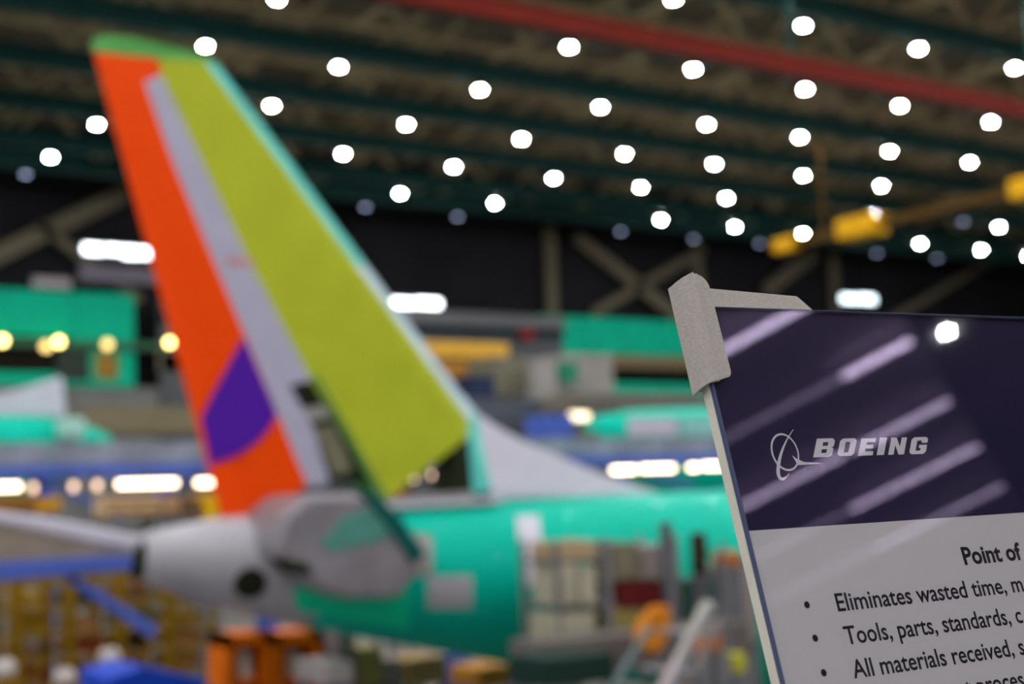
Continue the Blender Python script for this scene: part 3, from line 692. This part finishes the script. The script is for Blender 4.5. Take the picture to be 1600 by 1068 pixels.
# goods under the fuselage
for q, c, lb, nm, ct in (((526, 985, 556, 1020), (150, 140, 140), 'grey case right of the orange lifts', 'grey_case', 'case'), ((566, 1012, 600, 1068), (150, 144, 84), 'olive yellow drum case under the tail', 'drum_case', 'case'),
                         ((506, 1036, 552, 1066), (176, 170, 168), 'pale grey carton beside the drum case', 'pale_carton', 'carton'), ((636, 1030, 700, 1066), (170, 140, 90), 'tan carton under the fuselage belly', 'tan_carton', 'carton'),
                         ((746, 1044, 812, 1068), (200, 138, 50), 'amber carton under the fuselage belly', 'amber_carton', 'carton'), ((604, 1030, 628, 1068), (140, 136, 140), 'slim grey canister case between drum case and tan carton', 'canister_case', 'case'),
                         ((824, 1050, 900, 1068), (130, 132, 134), 'grey chest right of the amber carton', 'storage_chest', 'chest')):
    crate(nm, lb, ct, q, 20.9 if nm == 'pale_carton' else 22.6, 1.0, mat(nm + '_skin', c, .6, var=.2))
crate('dark_trolley', 'dark brown trolley behind the grey case under the tail', 'trolley', (500, 975, 556, 1012), 24.2, .8, mat('trolley_brown', (64, 44, 34), .6))

# ------------------------------------------------------------------ viewing mezzanine and sign
t = thing('viewing_platform', 'grey raised viewing platform carrying the sign stand', 'platform', (0, 0, 0))
MB().box((-2.5, -3, 3.85), (3.5, 1.6, 4.0)).build('deck', M_gsteel, t)
for x in (-2.3, 3.3):
    for y in (-2.8, 1.4): MB().box((x - .1, y - .1, 0), (x + .1, y + .1, 3.85)).build('post', M_gsteel, t)

SR = V((.99840479, -.05576921, .00881364)); SU = V((.00635141, .26604466, .96393978)); SN = SR.cross(SU)
d0 = ray(1113, 597); SO = EYE + d0 * (.76 / d0.dot(FW))
def S(a, b, c=0.): return SO + SR * (a / 1000) + SU * (b / 1000) + SN * (c / 1000)
sign = thing('sign_stand', 'framed information sign with purple header, bullet list and clear cover on a stand', 'sign', S(215, 0, -60))
sign.location.z = 4.0
def sprism(name, poly, c0, c1, m, label=None, parent=None, bevel=0):
    return MB().prism([S(a, b, c1) for a, b in poly], [S(a, b, c0) for a, b in poly]).build(name, m, parent or sign, label=label, bevel=bevel)
WS, HT, HB = 432, 44.5, -235.5
M_board = mat('cream_foam_board', (214, 212, 200), .7, var=.05, scale=60)
M_paper = mat('white_print_paper', (196, 194, 199), .7, var=.01)
M_head = mat('navy_header_print', (26, 18, 58), .6, var=.03)
M_ink = mat('dark_ink', (30, 26, 40), .7, var=.02)
M_logo = mat('silver_ink', (206, 204, 212), .6, var=.02)
M_edge = mat('blue_acrylic_edge', (78, 88, 118), .25, var=.05)
def rect(a0, b0, a1, b1): return [(a0, b0), (a1, b0), (a1, b1), (a0, b1)]
sprism('backing_board', rect(-.6, HB, WS, HT - .3), -9.5, -2.6, M_board, 'cream foam backing board', bevel=.0006)
paper = sprism('paper_sheet', rect(.6, HB + .2, WS - .2, -81.2), -2.55, -2.3, M_paper, 'white printed sheet')
header = sprism('header_sheet', rect(.6, -81.2, WS - .2, HT - .5), -2.55, -2.3, M_head, 'dark purple header')
MC = pane('clear_cover')
sprism('clear_cover', rect(.9, HB + .3, WS - .4, HT - .4), -1.9, -.1, MC, 'clear glossy cover')
sprism('cover_edge', rect(-.4, HB, .85, HT), -2.5, 0, M_edge, 'blue acrylic edge')
sprism('cover_edge', rect(-.4, HT - .4, WS, HT), -2.5, 0, M_edge, 'blue acrylic edge')
# print: polygons on the sheet
def printed(name, polys, m, parent):
    mb = MB()
    for p in polys: mb.add([S(a, b, -2.24) for a, b in p], [tuple(range(len(p)))])
    return mb.build(name, m, parent)
def flat_strip(pts, wd):
    """polyline with a width per point -> quads"""
    L, R_ = [], []
    for i, (x, y) in enumerate(pts):
        x0, y0 = pts[max(0, i - 1)]; x1, y1 = pts[min(len(pts) - 1, i + 1)]
        dx, dy = x1 - x0, y1 - y0; l = math.hypot(dx, dy) or 1; nx, ny = -dy / l, dx / l
        L.append((x + nx * wd[i] / 2, y + ny * wd[i] / 2)); R_.append((x - nx * wd[i] / 2, y - ny * wd[i] / 2))
    return [[L[i], L[i + 1], R_[i + 1], R_[i]] for i in range(len(pts) - 1)]
def on_sign(px, py):
    d = ray(px, py); k = (SO - EYE).dot(SN) / d.dot(SN); p = EYE + d * k - SO
    return (p.dot(SR) * 1000, p.dot(SU) * 1000)
# emblem: ring, swoosh, wing
Z = lambda u, v: on_sign(1180 + u * 300 / 1600, 640 + v * 120 / 640)        # from the enlarged view of the emblem
import itertools
def bez(P, n=14):
    o = []
    for i in range(n + 1):
        t_ = i / n; o.append(tuple((1 - t_) ** 3 * P[0][k] + 3 * (1 - t_) ** 2 * t_ * P[1][k] + 3 * (1 - t_) * t_ ** 2 * P[2][k] + t_ ** 3 * P[3][k] for k in (0, 1)))
    return o
ring = []
for i in range(41):
    a = 2 * math.pi * i / 40; ca, sa = math.cos(a), math.sin(a)
    u, v = 104 * ca, 156 * sa; th_ = math.radians(-22)
    ring.append(Z(270 + u * math.cos(th_) - v * math.sin(th_), 341 + u * math.sin(th_) + v * math.cos(th_)))
emb = printed('emblem', flat_strip(ring, [.85 + .35 * abs(math.sin(math.pi * i / 40)) for i in range(41)]), M_logo, header)
sw_ = bez([(340, 152), (250, 270), (205, 430), (214, 520)], 14) + bez([(214, 520), (222, 575), (262, 585), (305, 520)], 10)[1:]
sw_ = [Z(*q) for q in sw_]
n_ = len(sw_)
printed('emblem_swoosh', flat_strip(sw_, [.3 + 3.0 * math.sin(math.pi * min(1, (i / (n_ - 1)) * 1.0)) ** 1.2 * (.35 + .65 * i / n_) for i in range(n_)]), M_logo, header)
printed('emblem_wing', [[Z(*q) for q in ((328, 366), (352, 385), (378, 402), (392, 408), (385, 448), (372, 448), (360, 420))], [Z(*q) for q in ((385, 404), (430, 424), (580, 434), (430, 446), (372, 450))]], M_logo, header)
# block italic letters on a 0..1 cell, sheared
def letter(ch):
    if ch == 'B': return [[(0, 0), (.82, 0), (1, .12), (1, .4), (.9, .5), (1, .6), (1, .88), (.86, 1), (0, 1), (0, .66), (.62, .66), (.62, .74), (.36, .74), (.36, .6), (.6, .6), (.6, .42), (.36, .42), (.36, .26), (.62, .26), (.62, .34), (0, .34)]]
    return None
def R4(a, b, c, d): return [(a, b), (c, b), (c, d), (a, d)]
LET = {
 'B': [R4(0, 0, .38, 1), R4(.38, 0, .86, .22), R4(.38, .42, .86, .6), R4(.38, .8, .86, 1), [(.66, .22), (.86, 0), (1, .12), (1, .42), (.92, .51), (.66, .42)], [(.66, .6), (.92, .51), (1, .6), (1, .88), (.86, 1), (.66, .8)]],
 'O': [[(0, .14), (.14, 0), (.36, .2), (.36, .8), (.14, 1), (0, .86)], [(1, .14), (1, .86), (.86, 1), (.64, .8), (.64, .2), (.86, 0)], [(.14, 0), (.86, 0), (.64, .2), (.36, .2)], [(.14, 1), (.36, .8), (.64, .8), (.86, 1)]],
 'E': [R4(0, 0, .42, 1), R4(.42, 0, 1, .24), R4(.42, .4, .92, .62), R4(.42, .78, 1, 1)],
 'I': [R4(0, 0, 1, 1)],
 'N': [R4(0, 0, .34, 1), R4(.66, 0, 1, 1), [(.34, 1), (.34, .55), (.66, 0), (.66, .45)]],
 'G': [[(0, .14), (.14, 0), (.36, .2), (.36, .8), (.14, 1), (0, .86)], [(.14, 0), (.86, 0), (.64, .2), (.36, .2)], [(.14, 1), (.36, .8), (1, .8), (1, .88), (.88, 1)], [(1, .66), (1, .8), (.64, .8), (.64, .66)], [(.86, 0), (1, .14), (1, .54), (.52, .54), (.52, .36), (.64, .36), (.64, .2)]]}
cells = [('B', 505, 690, 385, 225), ('O', 703, 872, 376, 225), ('E', 878, 1030, 372, 225), ('I', 1034, 1122, 366, 220), ('N', 1130, 1288, 364, 218), ('G', 1304, 1466, 360, 215)]
for ch, u0, u1, vb, vt in cells:
    a0, b0 = Z(u0, vb); a1, b1 = Z(u1, vt); sh = 6.2
    wd = a1 - a0 - sh
    printed('letter', [[(a0 + x * wd + y * sh, b0 + y * (b1 - b0)) for x, y in p] for p in LET[ch]], M_logo, header)
# printed text
def text(s, a, b, cap, prefix, a_end, bold=0.0, kx=None):
    def measure(body):
        cu = bpy.data.curves.new('line', 'FONT'); cu.body = body; cu.size = 1; cu.offset = bold; cu.resolution_u = 3
        o = bpy.data.objects.new('line', cu); C.objects.link(o)
        bpy.context.view_layer.update()
        me0 = bpy.data.meshes.new_from_object(o.evaluated_get(bpy.context.evaluated_depsgraph_get()))
        vs = [v.co.copy() for v in me0.vertices]; fs = [tuple(p.vertices) for p in me0.polygons]
        bpy.data.objects.remove(o); bpy.data.curves.remove(cu); bpy.data.meshes.remove(me0)
        return vs, fs
    pv, _ = measure(prefix); x0, x1 = min(v.x for v in pv), max(v.x for v in pv)
    if kx is None: kx = (a_end - a) / (x1 - x0)
    else: a = a_end - (x1 - x0) * kx
    hv, _ = measure('E'); ky = cap / max(v.y for v in hv)
    vs, fs = measure(s)
    MB().add([S(a + (v.x - x0) * kx, b + v.y * ky, -2.24) for v in vs], fs).build('printed_line', M_ink, paper)
    return kx
text('Point of', 151, -108.6, 10, 'Point', on_sign(1572, 874)[0], .03)
kx_ = text('Eliminates wasted time, m', 49.2, -127, 9.4, 'Eliminates wasted time,', on_sign(1579, 925)[0], .014)
text('Tools, parts, standards, c', 49.2, -144.4, 9.4, 'Tools, parts, standards,', on_sign(1584, 967)[0], .014)
text('All materials received, s', 48.6, -161.8, 9.4, 'All materials received,', on_sign(1590, 1020)[0], .014)
text('development process', 0, -179.2, 9.4, 'development', on_sign(1524, 1075)[0], .014, kx_)
for b in (-122, -139.3, -157, -174.4):
    printed('bullet', [[(29.2 + 1.9 * math.cos(2 * math.pi * i / 18), b + 1.9 * math.sin(2 * math.pi * i / 18)) for i in range(18)]], M_ink, paper)
# corner clip
M_clip = mat('grey_cast_clip', (180, 174, 170), .65, .15, var=.08, scale=500, bump=.6)
def arc(cx_, cy_, r, a0, a1, n=6): return [(cx_ + r * math.cos(math.radians(a0 + (a1 - a0) * i / n)), cy_ + r * math.sin(math.radians(a0 + (a1 - a0) * i / n))) for i in range(n + 1)]
flange = [(3.6, .6), (3.6, 63.5), (6.5, 63.6)] + arc(5, 55, 8.3, 75, 8, 5) + [(13.5, 44.5)] + arc(9.9, 6.4, 4, 0, -90, 6)
clip = sprism('corner_clip', flange, .1, 1.0, M_clip, 'grey corner clip', bevel=.0005)
prof = [(4.4, .9), (3.4, 1.2), (2.4, 3.2), (1.0, 3.9), (-.6, 3.3), (-3.2, .4), (-5.0, -3.4), (-5.8, -11.5), (-3.8, -11.8), (-2.6, -3.0), (-1.2, .1), (4.4, .1)]
MB().prism([S(a, .4 + .12 * (a - 5) + .22 * min(0, c), c) for a, c in prof], [S(a, 63.5 + .35 * min(0, a - 3) + .1 * min(0, c), c) for a, c in prof]).build('channel_wall', M_clip, clip)
sprism('back_flange', [(-4.8, -1.6), (13, -1.6), (13, 58), (-4.8, 58)], -12.5, -10.4, M_clip, parent=clip)
sprism('top_arm', [(4, 45.5), (100, 45.0), (86, 57.5), (4, 61.0)], -12.4, -9.9, M_clip, parent=clip, bevel=.0006)
# pole and base under the sign
pb = S(215, -90, -14); bt = V((pb.x, pb.y + .0, 4.0))
MB().tube((pb.x, pb.y + .06, 4.02), (pb.x, pb.y + .06, pb.z + .05), .018, n=16).build('pole', M_gsteel, sign)
MB().tube((pb.x, pb.y + .06, 4.0), (pb.x, pb.y + .06, 4.02), .2, n=28).build('base_plate', M_gsteel, sign)
sprism('bracket', rect(175, -130, 255, -50), -26, -9.6, M_gsteel)

# ------------------------------------------------------------------ raft added behind the viewer for the cover's veil, tube lights placed for its streaks
dv = V((.63, .777, 0)); ev = V((.777, -.63, 0))
E0 = V((31.7, -25.7, 26.3))
t = thing('ceiling_raft', 'added unseen raft mirrored as a pale veil in the glossy sign cover', 'added raft', E0)  # unseen panel, added so the header mirrors a pale veil up to its edge
q = [E0 - ev * 11, E0 + ev * 30, E0 + ev * 30 - dv * 18, E0 - ev * 11 - dv * 18]
MB().prism(q, [p + V((0, 0, .15)) for p in q]).build('veil_panel', mat('veil_grey', (150, 140, 146), .8), t)
for e_, d_ in ((-9, 2), (28, 2), (-9, 16), (28, 16)):
    p = E0 + ev * e_ - dv * d_; MB().bar(p, V((p.x, p.y, ZR)), .08).build('hanger', M_gsteel, t)
TG = [emit('tube_glow_%d' % k, (235, 214, 255), TUBE_E * f) for k, f in enumerate((1.0, .55, .28, .12))]
# per row: distance from the raft edge where each tube ends, and its glow level, graded for the mirrored streak
rows = (((25.1, -26.3), ((0, 6, 0), (6.2, 12, 2), (12.2, 16, 3))), ((28, -31.1), ((.2, 2.6, 0), (2.8, 7, 3), (7.2, 12, 2))), ((31.3, -35.9), ((.2, 4.0, 1), (4.2, 9.5, 1), (9.7, 14, 3))),
        ((37.2, -36.6), ((.2, 5.5, 1), (5.7, 10, 3))), ((42.8, -37.8), ((.2, 6, 2), (6.2, 11, 3))))
nth = ('first', 'second', 'third', 'fourth', 'last')
for kk, ((xx, yy), segs) in enumerate(rows):
    k = (V((xx, yy, 0)) - E0).dot(ev); end = E0 + ev * k; end.z = 25.7
    L_ = segs[-1][1]
    o = thing('tube_light', 'row of long pale tubes mirrored as the %s streak down from the sign clip' % nth[kk], 'light', end - dv * L_ / 2, 'tube lights of the added raft')
    for d0_, d1_, g_ in segs: MB().tube(end - dv * d0_, end - dv * d1_, .08, n=10).build('tube', TG[g_], o)
    for f in (.1, .9):
        p = end - dv * L_ * f; MB().bar(p, p + V((0, 0, .6)), .04).build('bracket', M_house, o)
lamp(V((33.0, -25.62, LZ)))
